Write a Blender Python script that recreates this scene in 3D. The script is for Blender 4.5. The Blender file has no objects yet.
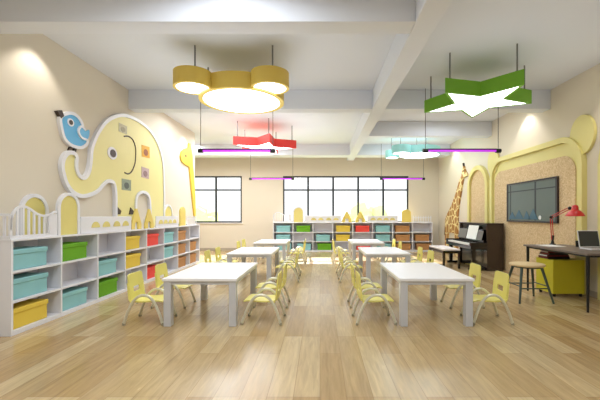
import bpy, bmesh, math, random
from mathutils import Vector, Matrix
from mathutils.geometry import tessellate_polygon

random.seed(7)
PI = math.pi
scn = bpy.context.scene
COL = scn.collection


def lin(c):
    c = c / 255.0
    return c / 12.92 if c <= 0.04045 else ((c + 0.055) / 1.055) ** 2.4


def rgb(r, g, b):
    return (lin(r), lin(g), lin(b), 1.0)


# ------------------------------------------------------------------ camera
cam_data = bpy.data.cameras.new('camera')
cam_data.sensor_width = 36.0
cam_data.lens = 21.0                      # 350 px on a 600 px frame
cam_data.shift_x = -20 / 600
cam_data.shift_y = 15 / 600
cam_data.clip_start = 0.05
cam = bpy.data.objects.new('camera', cam_data)
cam.location = (0, 0, 1.3)
cam.rotation_euler = (PI / 2, 0, 0)
COL.objects.link(cam)
scn.camera = cam

# ------------------------------------------------------------------ world, sun, exposure
scn.view_settings.view_transform = 'Standard'
scn.view_settings.look = 'None'
scn.view_settings.gamma = 1.0
scn.view_settings.use_curve_mapping = False
scn.view_settings.exposure = 0.88

world = bpy.data.worlds.new('sky')
scn.world = world
world.use_nodes = True
wn = world.node_tree.nodes
wbg = wn['Background']
wbg.inputs['Color'].default_value = (0.90, 0.95, 1.0, 1)
wbg.inputs['Strength'].default_value = 0.95


def lamp(name, kind, loc, energy, color=(1, 1, 1), rot=(0, 0, 0), **kw):
    d = bpy.data.lights.new(name, kind)
    d.energy = energy
    d.color = color
    for k, v in kw.items():
        setattr(d, k, v)
    o = bpy.data.objects.new(name, d)
    o.location = loc
    o.rotation_euler = rot
    COL.objects.link(o)
    return o


def aim(o, target):
    v = Vector(target) - o.location
    o.rotation_euler = v.to_track_quat('-Z', 'Y').to_euler()


sun = lamp('sun', 'SUN', (0, 20, 12), 9.0, (1.0, 0.95, 0.86), angle=math.radians(1.5))
aim(sun, Vector((0, 20, 12)) + Vector((0.05, -0.83, -0.60)))

# downlights that wash the two long walls
for (x, y, tx) in ((-3.28, 4.4, -3.55), (-3.28, 6.75, -3.55), (-3.28, 9.3, -3.55),
                   (4.05, 4.9, 4.32), (4.05, 7.3, 4.32), (4.05, 11.2, 4.32)):
    s = lamp('wall_wash', 'SPOT', (x, y, 3.6), 17, (1.0, 0.95, 0.88), spot_size=math.radians(95), spot_blend=0.55,
             shadow_soft_size=0.04)
    aim(s, (tx, y, 1.9))
# added fill lights without fixtures, just under the ceiling, to brighten the room
for (x, y, e) in ((-1.7, 0.8, 26), (2.3, 0.8, 26), (-0.9, 2.5, 26), (-2.4, 8.2, 26), (2.9, 7.6, 14), (-2.3, 10.5, 50), (2.75, 10.4, 20), (-4.7, 11.0, 28)):
    a = lamp('overhead_fill', 'AREA', (x, y, 3.62), e, (0.88, 0.94, 1.0), shape='DISK', size=2.0)
    a.data.spread = math.radians(170)
# unseen soft lights added in mid-air to brighten the ceiling from below
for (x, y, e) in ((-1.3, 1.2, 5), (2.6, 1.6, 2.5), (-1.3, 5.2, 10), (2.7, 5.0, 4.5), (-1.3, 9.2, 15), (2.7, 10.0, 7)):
    a = lamp('upward_fill', 'AREA', (x, y, 2.3), e, (0.86, 0.92, 1.0), rot=(PI, 0, 0), shape='SQUARE', size=2.2)

# ------------------------------------------------------------------ materials
MATS = {}


def new_mat(name):
    m = bpy.data.materials.new(name)
    m.use_nodes = True
    MATS[name] = m
    nt = m.node_tree
    return m, nt, nt.nodes, nt.links, nt.nodes['Principled BSDF']


def mat(name, c, rough=0.5, metal=0.0, var=0.06, scale=6.0, bump=0.0, bscale=200.0, coat=0.0, spec=0.5):
    m, nt, n, l, p = new_mat(name)
    p.inputs['Roughness'].default_value = rough
    p.inputs['Metallic'].default_value = metal
    p.inputs['Specular IOR Level'].default_value = spec
    if coat:
        p.inputs['Coat Weight'].default_value = coat
    tc = n.new('ShaderNodeTexCoord')
    no = n.new('ShaderNodeTexNoise')
    no.inputs['Scale'].default_value = scale
    no.inputs['Detail'].default_value = 4
    l.new(tc.outputs['Object'], no.inputs['Vector'])
    mr = n.new('ShaderNodeMapRange')
    mr.inputs['To Min'].default_value = 1 - var
    mr.inputs['To Max'].default_value = 1 + var
    l.new(no.outputs['Fac'], mr.inputs['Value'])
    mx = n.new('ShaderNodeVectorMath')
    mx.operation = 'SCALE'
    mx.inputs[0].default_value = c[:3]
    l.new(mr.outputs['Result'], mx.inputs['Scale'])
    l.new(mx.outputs['Vector'], p.inputs['Base Color'])
    if bump:
        nb = n.new('ShaderNodeTexNoise')
        nb.inputs['Scale'].default_value = bscale
        l.new(tc.outputs['Object'], nb.inputs['Vector'])
        b = n.new('ShaderNodeBump')
        b.inputs['Strength'].default_value = bump
        b.inputs['Distance'].default_value = 0.002
        l.new(nb.outputs['Fac'], b.inputs['Height'])
        l.new(b.outputs['Normal'], p.inputs['Normal'])
    return m


def emis(name, c, strength):
    m, nt, n, l, p = new_mat(name)
    p.inputs['Base Color'].default_value = c
    p.inputs['Emission Color'].default_value = c
    p.inputs['Emission Strength'].default_value = strength
    p.inputs['Roughness'].default_value = 0.4
    return m


def speckle(name, c1, c2, scale, rough=0.9, bump=0.3):
    m, nt, n, l, p = new_mat(name)
    tc = n.new('ShaderNodeTexCoord')
    v = n.new('ShaderNodeTexVoronoi')
    v.inputs['Scale'].default_value = scale
    no = n.new('ShaderNodeTexNoise')
    no.inputs['Scale'].default_value = scale * 0.6
    no.inputs['Detail'].default_value = 5
    l.new(tc.outputs['Object'], v.inputs['Vector'])
    l.new(tc.outputs['Object'], no.inputs['Vector'])
    sep = n.new('ShaderNodeSeparateColor')
    l.new(v.outputs['Color'], sep.inputs['Color'])
    ad = n.new('ShaderNodeMath')
    ad.operation = 'ADD'
    l.new(sep.outputs['Red'], ad.inputs[0])
    l.new(no.outputs['Fac'], ad.inputs[1])
    mr = n.new('ShaderNodeMapRange')
    mr.inputs['From Max'].default_value = 1.6
    mr.inputs['From Min'].default_value = 0.3
    l.new(ad.outputs[0], mr.inputs['Value'])
    mx = n.new('ShaderNodeMix')
    mx.data_type = 'RGBA'
    mx.inputs['A'].default_value = c1
    mx.inputs['B'].default_value = c2
    l.new(mr.outputs['Result'], mx.inputs['Factor'])
    l.new(mx.outputs['Result'], p.inputs['Base Color'])
    p.inputs['Roughness'].default_value = rough
    b = n.new('ShaderNodeBump')
    b.inputs['Strength'].default_value = bump
    b.inputs['Distance'].default_value = 0.003
    l.new(ad.outputs[0], b.inputs['Height'])
    l.new(b.outputs['Normal'], p.inputs['Normal'])
    return m


def floor_mat():
    m, nt, n, l, p = new_mat('oak_planks')
    tc = n.new('ShaderNodeTexCoord')
    sp = n.new('ShaderNodeSeparateXYZ')
    cb = n.new('ShaderNodeCombineXYZ')
    l.new(tc.outputs['Object'], sp.inputs[0])
    l.new(sp.outputs['Y'], cb.inputs['X'])
    l.new(sp.outputs['X'], cb.inputs['Y'])
    br = n.new('ShaderNodeTexBrick')
    br.inputs['Scale'].default_value = 1.0
    br.inputs['Brick Width'].default_value = 1.25
    br.inputs['Row Height'].default_value = 0.19
    br.inputs['Mortar Size'].default_value = 0.0025
    br.inputs['Mortar Smooth'].default_value = 0.2
    br.inputs['Bias'].default_value = 0.0
    br.offset = 0.37
    br.offset_frequency = 3
    br.inputs['Color1'].default_value = rgb(170, 140, 96)
    br.inputs['Color2'].default_value = rgb(199, 176, 136)
    br.inputs['Mortar'].default_value = rgb(156, 128, 90)
    l.new(cb.outputs[0], br.inputs['Vector'])
    # grain: noise stretched along the plank
    mp = n.new('ShaderNodeMapping')
    mp.inputs['Scale'].default_value = (9.0, 0.8, 1)
    l.new(tc.outputs['Object'], mp.inputs['Vector'])
    g = n.new('ShaderNodeTexNoise')
    g.inputs['Scale'].default_value = 3.0
    g.inputs['Detail'].default_value = 7
    g.inputs['Roughness'].default_value = 0.62
    g.inputs['Distortion'].default_value = 0.6
    l.new(mp.outputs[0], g.inputs['Vector'])
    mr = n.new('ShaderNodeMapRange')
    mr.inputs['From Min'].default_value = 0.25
    mr.inputs['From Max'].default_value = 0.75
    mr.inputs['To Min'].default_value = 0.74
    mr.inputs['To Max'].default_value = 1.18
    l.new(g.outputs['Fac'], mr.inputs['Value'])
    # broad patches of warmer and paler boards
    g2 = n.new('ShaderNodeTexNoise')
    g2.inputs['Scale'].default_value = 0.9
    l.new(tc.outputs['Object'], g2.inputs['Vector'])
    hs = n.new('ShaderNodeMix')
    hs.data_type = 'RGBA'
    hs.blend_type = 'MULTIPLY'
    hs.inputs['Factor'].default_value = 1.0
    rp = n.new('ShaderNodeMix')
    rp.data_type = 'RGBA'
    rp.inputs['A'].default_value = (1.0, 0.97, 0.93, 1)
    rp.inputs['B'].default_value = (0.97, 1.0, 0.98, 1)
    l.new(g2.outputs['Fac'], rp.inputs['Factor'])
    l.new(br.outputs['Color'], hs.inputs['A'])
    l.new(rp.outputs['Result'], hs.inputs['B'])
    sc = n.new('ShaderNodeVectorMath')
    sc.operation = 'SCALE'
    l.new(hs.outputs['Result'], sc.inputs[0])
    l.new(mr.outputs['Result'], sc.inputs['Scale'])
    l.new(sc.outputs['Vector'], p.inputs['Base Color'])
    rr = n.new('ShaderNodeMapRange')
    rr.inputs['To Min'].default_value = 0.15
    rr.inputs['To Max'].default_value = 0.32
    l.new(g.outputs['Fac'], rr.inputs['Value'])
    l.new(rr.outputs['Result'], p.inputs['Roughness'])
    b = n.new('ShaderNodeBump')
    b.inputs['Strength'].default_value = 0.12
    b.inputs['Distance'].default_value = 0.002
    l.new(g.outputs['Fac'], b.inputs['Height'])
    l.new(b.outputs['Normal'], p.inputs['Normal'])
    return m


def giraffe_mat(name, cream, brown, scale, edge):
    m, nt, n, l, p = new_mat(name)
    tc = n.new('ShaderNodeTexCoord')
    v = n.new('ShaderNodeTexVoronoi')
    v.feature = 'DISTANCE_TO_EDGE'
    v.inputs['Scale'].default_value = scale
    l.new(tc.outputs['Object'], v.inputs['Vector'])
    gt = n.new('ShaderNodeMapRange')
    gt.inputs['From Min'].default_value = edge * 0.8
    gt.inputs['From Max'].default_value = edge * 1.2
    l.new(v.outputs['Distance'], gt.inputs['Value'])
    mx = n.new('ShaderNodeMix')
    mx.data_type = 'RGBA'
    mx.inputs['A'].default_value = cream
    mx.inputs['B'].default_value = brown
    l.new(gt.outputs['Result'], mx.inputs['Factor'])
    l.new(mx.outputs['Result'], p.inputs['Base Color'])
    p.inputs['Roughness'].default_value = 0.7
    return m


def glass_mat(name, c=(1, 1, 1, 1), refl=0.06):
    m, nt, n, l, p = new_mat(name)
    tr = n.new('ShaderNodeBsdfTransparent')
    tr.inputs['Color'].default_value = c
    gl = n.new('ShaderNodeBsdfGlossy')
    gl.inputs['Roughness'].default_value = 0.02
    mx = n.new('ShaderNodeMixShader')
    mx.inputs[0].default_value = refl
    l.new(tr.outputs[0], mx.inputs[1])
    l.new(gl.outputs[0], mx.inputs[2])
    l.new(mx.outputs[0], n['Material Output'].inputs['Surface'])
    return m


M_wall = mat('cream_plaster', rgb(222, 212, 194), 0.85, var=0.015, scale=1.5, bump=0.05, bscale=90)
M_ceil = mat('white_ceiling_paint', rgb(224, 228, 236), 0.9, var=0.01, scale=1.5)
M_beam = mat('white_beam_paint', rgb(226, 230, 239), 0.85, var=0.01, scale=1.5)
M_floor = floor_mat()
M_base = mat('taupe_skirting', rgb(176, 163, 145), 0.6)
M_white = mat('white_lacquer', rgb(232, 232, 238), 0.35, var=0.012)
M_back = mat('white_board', rgb(224, 223, 230), 0.55, var=0.012)
M_table = mat('white_laminate', rgb(243, 243, 246), 0.28, var=0.01)
M_tleg = mat('pale_grey_lacquer', rgb(203, 204, 208), 0.4, var=0.015)
M_wind = mat('dark_window_metal', rgb(52, 54, 56), 0.45, 0.3)
M_glass = glass_mat('window_glass')
M_cream_y = mat('pale_yellow_lacquer', rgb(236, 226, 156), 0.5, var=0.02)
M_frame_y = mat('soft_yellow_lacquer', rgb(228, 217, 142), 0.45, var=0.02)
M_fill_y = mat('mustard_felt', rgb(226, 213, 132), 0.8, var=0.03)
M_gold = mat('golden_toy_paint', rgb(235, 211, 112), 0.5, var=0.02)
M_chair_y = mat('lemon_plywood', rgb(232, 222, 122), 0.42, var=0.05, scale=9)
M_chair_t = mat('satin_steel_tube', rgb(222, 219, 200), 0.34, 0.35, var=0.03)
M_foot = mat('grey_rubber', rgb(160, 154, 130), 0.8)
M_teal = mat('teal_fabric', rgb(142, 196, 200), 0.85, var=0.05, bump=0.3)
M_green = mat('grass_green_fabric', rgb(104, 168, 28), 0.85, var=0.05, bump=0.3)
M_yellow = mat('golden_yellow_fabric', rgb(228, 198, 76), 0.85, var=0.05, bump=0.3)
M_red = mat('coral_red_fabric', rgb(235, 78, 68), 0.85, var=0.05, bump=0.3)
M_brown = mat('brown_rattan_fabric', rgb(184, 134, 84), 0.85, var=0.09, bump=0.4, scale=30)
M_cork = speckle('cork_board', rgb(200, 170, 126), rgb(230, 206, 166), 46)
M_black = mat('black_metal', rgb(28, 27, 28), 0.4, 0.3)
M_piano = mat('dark_walnut_gloss', rgb(48, 34, 28), 0.16, var=0.12, scale=12, coat=0.4)
M_pianob = mat('piano_black', rgb(20, 17, 17), 0.18, coat=0.3)
M_ivory = mat('ivory_keys', rgb(238, 236, 230), 0.3, var=0.01)
M_paper = mat('white_paper', rgb(240, 241, 236), 0.8, var=0.02)
M_greyp = mat('grey_printed_paper', rgb(120, 118, 112), 0.8, var=0.3, scale=40)
M_cush = mat('pale_cushion', rgb(226, 218, 216), 0.7, var=0.02, bump=0.1)
M_deskt = mat('grey_oak_top', rgb(112, 100, 92), 0.4, var=0.1, scale=20)
M_olive = mat('chartreuse_lacquer', rgb(206, 198, 40), 0.35, var=0.02)
M_redl = mat('red_enamel', rgb(196, 16, 18), 0.3, var=0.02, coat=0.3)
M_redb = mat('dark_red_cover', rgb(110, 28, 26), 0.6, var=0.1)
M_blkb = mat('black_cover', rgb(34, 28, 28), 0.6, var=0.1)
M_silver = mat('pale_laptop_shell', rgb(228, 228, 230), 0.35, 0.1, var=0.01)
M_scr = mat('dark_screen', rgb(58, 66, 66), 0.15, var=0.03)
M_stoolw = mat('beech_seat', rgb(216, 192, 146), 0.45, var=0.06, scale=14)
M_stooll = mat('teal_grey_steel', rgb(72, 88, 84), 0.4, 0.5)
M_tvf = mat('black_screen_frame', rgb(38, 28, 30), 0.3)
M_tv = mat('grey_green_screen', rgb(104, 116, 110), 0.3, var=0.10, scale=2.2, spec=0.25)
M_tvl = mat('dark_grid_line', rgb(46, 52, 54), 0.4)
M_tvb = mat('blue_peak', rgb(62, 102, 122), 0.4, var=0.05)
M_tvw = mat('white_dot', rgb(236, 238, 236), 0.4)
M_blue = mat('sky_blue_lacquer', rgb(96, 178, 226), 0.5, var=0.02)
M_darkb = mat('dark_brown_lacquer', rgb(62, 48, 40), 0.5)
M_gird = giraffe_mat('giraffe_patches', rgb(240, 222, 160), rgb(176, 124, 62), 4.6, 0.075)
M_girl = mat('deep_yellow_lacquer', rgb(232, 196, 66), 0.5, var=0.10, scale=9)
M_lampy = mat('yellow_lamp_shell', rgb(218, 188, 84), 0.5, var=0.02)
M_lampg = mat('green_lamp_shell', rgb(112, 170, 36), 0.5, var=0.02)
M_lampr = mat('red_lamp_shell', rgb(226, 62, 56), 0.5, var=0.02)
M_lampt = mat('teal_lamp_shell', rgb(160, 218, 214), 0.5, var=0.02)
M_diff = emis('lamp_diffuser', (0.96, 0.98, 1.0, 1), 2.8)
M_mag = emis('magenta_tube', (0.46, 0.035, 0.66, 1), 0.45)
M_rod = mat('grey_rod', rgb(120, 120, 120), 0.4, 0.6)
M_wire = mat('dark_wire', rgb(92, 88, 86), 0.5, 0.3)
M_grass = mat('pale_lawn', rgb(196, 214, 150), 0.9, var=0.1)
M_leaf = mat('pale_leaf', rgb(214, 226, 176), 0.9, var=0.2)

# ------------------------------------------------------------------ mesh helpers


def nb():
    return bmesh.new()


def box(bm, x0, x1, y0, y1, z0, z1):
    v = [bm.verts.new(p) for p in ((x0, y0, z0), (x1, y0, z0), (x1, y1, z0), (x0, y1, z0),
                                   (x0, y0, z1), (x1, y0, z1), (x1, y1, z1), (x0, y1, z1))]
    for f in ((3, 2, 1, 0), (4, 5, 6, 7), (0, 1, 5, 4), (1, 2, 6, 5), (2, 3, 7, 6), (3, 0, 4, 7)):
        bm.faces.new([v[i] for i in f])
    return v


def prism(bm, pts, a, b, plane='yz'):
    def P(u, v, w):
        if plane == 'yz':
            return (w, u, v)
        if plane == 'xz':
            return (u, w, v)
        return (u, v, w)
    A = [bm.verts.new(P(u, v, a)) for u, v in pts]
    B = [bm.verts.new(P(u, v, b)) for u, v in pts]
    n = len(pts)
    if n > 6:
        for q in tessellate_polygon([[Vector((u, v, 0)) for u, v in pts]]):
            bm.faces.new([A[i] for i in q])
            bm.faces.new([B[i] for i in reversed(q)])
    else:
        bm.faces.new(A)
        bm.faces.new(list(reversed(B)))
    for i in range(n):
        j = (i + 1) % n
        bm.faces.new([A[j], A[i], B[i], B[j]])


def catmull(pts, k=6, closed=False):
    P = [Vector(p) for p in pts]
    n = len(P)
    out = []
    rng = n if closed else n - 1
    for i in range(rng):
        if closed:
            p0, p1, p2, p3 = P[(i - 1) % n], P[i], P[(i + 1) % n], P[(i + 2) % n]
        else:
            p0, p1, p2, p3 = P[max(i - 1, 0)], P[i], P[i + 1], P[min(i + 2, n - 1)]
        for s in range(k):
            t = s / k
            out.append(0.5 * ((2 * p1) + (p2 - p0) * t + (2 * p0 - 5 * p1 + 4 * p2 - p3) * t * t + (3 * p1 - p0 - 3 * p2 + p3) * t ** 3))
    if not closed:
        out.append(P[-1])
    return out


def tube(bm, pts, r, seg=8, closed=False):
    P = [Vector(p) for p in pts]
    n = len(P)
    rings = []
    up = None
    for i in range(n):
        if closed:
            t = P[(i + 1) % n] - P[(i - 1) % n]
        else:
            t = P[min(i + 1, n - 1)] - P[max(i - 1, 0)]
        t.normalize()
        if up is None:
            up = Vector((0, 0, 1)) if abs(t.z) < 0.9 else Vector((1, 0, 0))
        a = up - t * up.dot(t)
        if a.length < 1e-4:
            a = t.orthogonal()
        a.normalize()
        up = a
        b = t.cross(a)
        rr = r[i] if isinstance(r, (list, tuple)) else r
        rings.append([bm.verts.new(P[i] + (a * math.cos(2 * PI * k / seg) + b * math.sin(2 * PI * k / seg)) * rr) for k in range(seg)])
    m = n if closed else n - 1
    for i in range(m):
        A, B = rings[i], rings[(i + 1) % n]
        for k in range(seg):
            q = (k + 1) % seg
            bm.faces.new([A[k], A[q], B[q], B[k]])
    if not closed:
        bm.faces.new(list(reversed(rings[0])))
        bm.faces.new(rings[-1])


def sweep(bm, path, w, a, b, closed=False, plane='yz'):
    """rectangular moulding of in-plane width w (centred) from depth a to b along a flat path"""
    P = [Vector((p[0], p[1])) for p in path]
    n = len(P)
    rings = []
    for i in range(n):
        if closed:
            t = P[(i + 1) % n] - P[(i - 1) % n]
        else:
            t = P[min(i + 1, n - 1)] - P[max(i - 1, 0)]
        t.normalize()
        nn = Vector((-t.y, t.x)) * (w / 2)
        q = []
        for s, d in ((1, a), (-1, a), (-1, b), (1, b)):
            u = P[i] + nn * s
            q.append(bm.verts.new((d, u.x, u.y) if plane == 'yz' else ((u.x, d, u.y) if plane == 'xz' else (u.x, u.y, d))))
        rings.append(q)
    m = n if closed else n - 1
    for i in range(m):
        A, B = rings[i], rings[(i + 1) % n]
        for k in range(4):
            q = (k + 1) % 4
            bm.faces.new([A[k], A[q], B[q], B[k]])
    if not closed:
        bm.faces.new(list(reversed(rings[0])))
        bm.faces.new(rings[-1])


def circle(cx, cy, r, n=40, a0=0.0, a1=2 * PI, ry=None):
    ry = r if ry is None else ry
    full = abs(a1 - a0 - 2 * PI) < 1e-6
    m = n if full else n + 1
    return [(cx + r * math.cos(a0 + (a1 - a0) * i / n), cy + ry * math.sin(a0 + (a1 - a0) * i / n)) for i in range(m)]


def lathe(bm, prof, c=(0, 0, 0), seg=24, mtx=None):
    rings = []
    new = []
    for r, z in prof:
        ring = [bm.verts.new((c[0] + r * math.cos(2 * PI * k / seg), c[1] + r * math.sin(2 * PI * k / seg), c[2] + z)) for k in range(seg)]
        rings.append(ring)
        new += ring
    for A, B in zip(rings, rings[1:]):
        for k in range(seg):
            q = (k + 1) % seg
            bm.faces.new([A[k], A[q], B[q], B[k]])
    bm.faces.new(list(reversed(rings[0])))
    bm.faces.new(rings[-1])
    if mtx is not None:
        bmesh.ops.transform(bm, matrix=mtx, verts=new)


ORG = {}


def obj(name, bm, m, parent=None, bevel=0.0, smooth=False, kind=None, label=None, segs=2):
    org = ORG.get(parent.name, Vector()) if parent is not None else Vector()
    if parent is not None and org.length:
        bmesh.ops.translate(bm, verts=bm.verts, vec=-org)
    bmesh.ops.recalc_face_normals(bm, faces=bm.faces)
    me = bpy.data.meshes.new(name)
    bm.to_mesh(me)
    bm.free()
    me.materials.append(m)
    if smooth:
        for p in me.polygons:
            p.use_smooth = True
    o = bpy.data.objects.new(name, me)
    COL.objects.link(o)
    if parent is not None:
        o.parent = parent
        ORG[o.name] = org.copy()
    if bevel:
        md = o.modifiers.new('edge', 'BEVEL')
        md.width = bevel
        md.segments = segs
        md.limit_method = 'ANGLE'
        md.angle_limit = math.radians(40)
    if smooth:
        md = o.modifiers.new('normals', 'WEIGHTED_NORMAL') if bevel else None
        if not bevel:
            for e in me.edges:
                pass
            me.set_sharp_from_angle(angle=math.radians(40))
    if kind:
        o['kind'] = kind
    if label:
        o['label'] = label
    return o


def thing(name, label, cat, loc=(0, 0, 0), group=None, rotz=0.0):
    o = bpy.data.objects.new(name, None)
    o.empty_display_size = 0.1
    o.location = loc
    o.rotation_euler = (0, 0, rotz)
    COL.objects.link(o)
    ORG[o.name] = Vector(loc)
    o['label'] = label
    o['category'] = cat
    if group:
        o['group'] = group
    return o


def tag(o, label, cat, group=None):
    o['label'] = label
    o['category'] = cat
    if group:
        o['group'] = group
    return o


def struct(name, bm, m, parent=None, **kw):
    o = obj(name, bm, m, parent, **kw)
    if parent is None:
        o['kind'] = 'structure'
    return o


def kids(o):
    return list(o.children)


def dup(root, loc, rotz=0.0, label=None, group=None):
    r = root.copy()
    COL.objects.link(r)
    r.location = loc
    r.rotation_euler = (0, 0, rotz)
    if label:
        r['label'] = label
    if group:
        r['group'] = group
    for ch in kids(root):
        c = ch.copy()
        COL.objects.link(c)
        c.parent = r
        for g in kids(ch):
            d = g.copy()
            COL.objects.link(d)
            d.parent = c
    return r


# ------------------------------------------------------------------ the room
XL, XR, YB, ZC = -3.615, 4.35, 12.85, 3.66
YE = 10.10          # where the elephant wall stops
XF = -6.2           # far wall of the recess beyond it
YF = -1.6

b = nb(); box(b, XF - 0.2, XR + 0.2, YF, YB + 0.25, -0.15, 0.0)
struct('floor', b, M_floor)
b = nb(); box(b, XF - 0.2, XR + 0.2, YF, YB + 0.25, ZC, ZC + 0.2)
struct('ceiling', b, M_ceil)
b = nb(); box(b, XL - 0.2, XL, YF, YE, 0, ZC)
struct('wall_left', b, M_wall)
b = nb(); box(b, XF - 0.2, XR + 0.2, YF - 0.2, YF, 0, ZC)
struct('wall_front', b, M_wall)
b = nb(); box(b, XF, XL - 0.2, YE - 0.2, YE, 0, ZC)
struct('wall_left_recess', b, M_wall)
b = nb(); box(b, XF - 0.2, XF, YE - 0.2, YB, 0, ZC)
struct('wall_recess_end', b, M_wall)
b = nb(); box(b, XR, XR + 0.2, YF, YB, 0, ZC)
struct('wall_right', b, M_wall)

W1 = (-4.78, -2.87, 1.02, 2.73)
W2 = (-1.36, 3.25, 1.02, 2.73)
b = nb()
t = 0.25
box(b, XF - 0.2, XR + 0.2, YB, YB + t, 0, W1[2])
box(b, XF - 0.2, XR + 0.2, YB, YB + t, W1[3], ZC)
box(b, XF - 0.2, W1[0], YB, YB + t, W1[2], W1[3])
box(b, W1[1], W2[0], YB, YB + t, W1[2], W1[3])
box(b, W2[1], XR + 0.2, YB, YB + t, W1[2], W1[3])
struct('wall_back', b, M_wall)


def window(n, w, cols):
    x0, x1, z0, z1 = w
    y0, y1 = YB + 0.02, YB + 0.075
    f = 0.055
    b = nb()
    box(b, x0, x1, y0, y1, z0, z0 + f); box(b, x0, x1, y0, y1, z1 - f, z1)
    box(b, x0, x0 + f, y0, y1, z0 + f, z1 - f); box(b, x1 - f, x1, y0, y1, z0 + f, z1 - f)
    root = struct('window_%d' % n, b, M_wind)
    b = nb()
    for i in range(1, cols):
        xc = x0 + (x1 - x0) * i / cols
        box(b, xc - 0.036, xc + 0.036, y0 + 0.005, y1 - 0.005, z0 + f, z1 - f)
    obj('mullion', b, M_wind, root)
    b = nb()
    zt = 2.22
    box(b, x0 + f, x1 - f, y0 + 0.01, y1 - 0.01, zt - 0.028, zt + 0.028)
    obj('transom', b, M_wind, root)
    b = nb()
    box(b, x0 + f, x1 - f, y0 + 0.025, y0 + 0.031, z0 + f, z1 - f)
    obj('pane', b, M_glass, root)
    b = nb()
    box(b, x0 - 0.03, x1 + 0.03, YB - 0.05, YB + 0.02, z0 - 0.03, z0)
    obj('window_sill', b, M_white, root)


window(1, W1, 2)
window(2, W2, 5)

# beams
ZB = 3.30
XB0, XB1 = 0.99, 1.235
n = 1


def beam(x0, x1, y0, y1):
    global n
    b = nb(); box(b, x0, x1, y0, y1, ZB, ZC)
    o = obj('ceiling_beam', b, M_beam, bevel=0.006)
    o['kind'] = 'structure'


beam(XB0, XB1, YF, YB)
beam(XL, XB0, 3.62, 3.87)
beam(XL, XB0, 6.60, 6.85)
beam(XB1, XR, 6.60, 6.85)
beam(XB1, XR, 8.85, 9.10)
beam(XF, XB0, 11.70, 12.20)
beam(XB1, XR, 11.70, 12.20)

# skirting boards
b = nb(); box(b, XF, XR, YB - 0.015, YB, 0, 0.09); struct('baseboard_back', b, M_base)
b = nb(); box(b, XR - 0.015, XR, YF, YB - 0.015, 0, 0.09); struct('baseboard_right', b, M_base)
b = nb(); box(b, XL, XL + 0.015, YF, YE, 0, 0.09); struct('baseboard_left', b, M_base)

# outside: lawn and pale bushes
b = nb(); box(b, -30, 30, YB + 0.4, 60, -0.6, -0.5)
o = obj('lawn', b, M_grass); o['kind'] = 'structure'


def bush(x, y, r, h, label):
    b = nb()
    rnd = random.Random(int(x * 100) + int(y * 10))
    for i in range(26):
        a = rnd.uniform(0, 2 * PI); rr = r * math.sqrt(rnd.random()) * 0.8; zz = rnd.uniform(0.15, 0.9) * h
        q = r * rnd.uniform(0.25, 0.42)
        m = Matrix.Translation((x + rr * math.cos(a), y + rr * math.sin(a), -0.5 + zz)) @ Matrix.Rotation(rnd.uniform(0, 3), 4, 'Z')
        g = bmesh.ops.create_icosphere(b, subdivisions=2, radius=q, matrix=m)
        for v in g['verts']:
            v.co += Vector((rnd.uniform(-1, 1), rnd.uniform(-1, 1), rnd.uniform(-1, 1))) * q * 0.14
    tag(obj('garden_bush', b, M_leaf), label, 'bush', 'bushes outside the windows')


bush(2.6, 19.0, 1.3, 2.3, 'pale green bush outside the wide window at its piano end')
bush(6.6, 20.6, 1.5, 2.6, 'pale green bush outside past the piano end of the wide window')
bush(-7.2, 20.5, 1.5, 2.0, 'pale green bush outside the two-pane window')

# ------------------------------------------------------------------ storage cabinets (front faces local +X, bays run along local +Y)
NB, BW, CH, CD, T = 8, 0.733, 1.04, 0.31, 0.026
BWB = 0.709         # bay width of the window cabinet
ROWZ = [0.05, 0.05 + (CH - 0.05 - T) / 3, 0.05 + 2 * (CH - 0.05 - T) / 3]


def make_cabinet(label, BW):
    CL = NB * BW
    r = thing('storage_cabinet', label, 'cabinet')
    for y in (0, CL - T):
        b = nb(); box(b, -CD, 0, y, y + T, 0, CH - T); obj('side_panel', b, M_white, r, bevel=0.002)
    b = nb(); box(b, -CD, 0.004, -0.004, CL + 0.004, CH - T, CH); obj('top_panel', b, M_white, r, bevel=0.003)
    b = nb(); box(b, -CD, 0, T, CL - T, 0.0, 0.05); obj('plinth', b, M_white, r, bevel=0.002)
    b = nb(); box(b, -CD, -CD + 0.012, T, CL - T, 0.05, CH - T); obj('back_panel', b, M_back, r)
    for k in range(1, NB):
        b = nb(); box(b, -CD + 0.012, 0, k * BW - T / 2, k * BW + T / 2, 0.05, CH - T); obj('divider', b, M_white, r, bevel=0.002)
    for k in range(NB):
        y0 = T if k == 0 else k * BW + T / 2
        y1 = CL - T if k == NB - 1 else (k + 1) * BW - T / 2
        for z in ROWZ[1:]:
            b = nb(); box(b, -CD + 0.012, -0.002, y0, y1, z - T, z); obj('shelf', b, M_white, r, bevel=0.002)
    return r


LLOC = Vector((-3.30, 3.74, 0)); LROT = 0.0
BLOC = Vector((-1.67, 12.43, 0)); BROT = -PI / 2
cab = make_cabinet('long white open cabinet with three rows of cubbies below the elephant panel', BW)
cab.location = LLOC
cab2 = make_cabinet('long white open cabinet with three rows of cubbies below the wide window', BWB)
cab2.location = BLOC
cab2.rotation_euler = (0, 0, BROT)


def at(base, rot, p):
    return base + Matrix.Rotation(rot, 3, 'Z') @ Vector(p)


# storage boxes: origin at the near bottom front corner, running +Y, depth -X
def make_box(m, name):
    r = thing('storage_box', name, 'box')
    w, h, d = 0.48, 0.225, 0.25
    b = nb(); box(b, -d, 0, 0, w, 0, h - 0.045)
    bx = obj('box_body', b, m, r, bevel=0.008)
    b = nb(); box(b, -d - 0.010, 0.010, -0.010, w + 0.010, h - 0.055, h)
    obj('lid', b, m, r, bevel=0.008)
    return r


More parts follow.
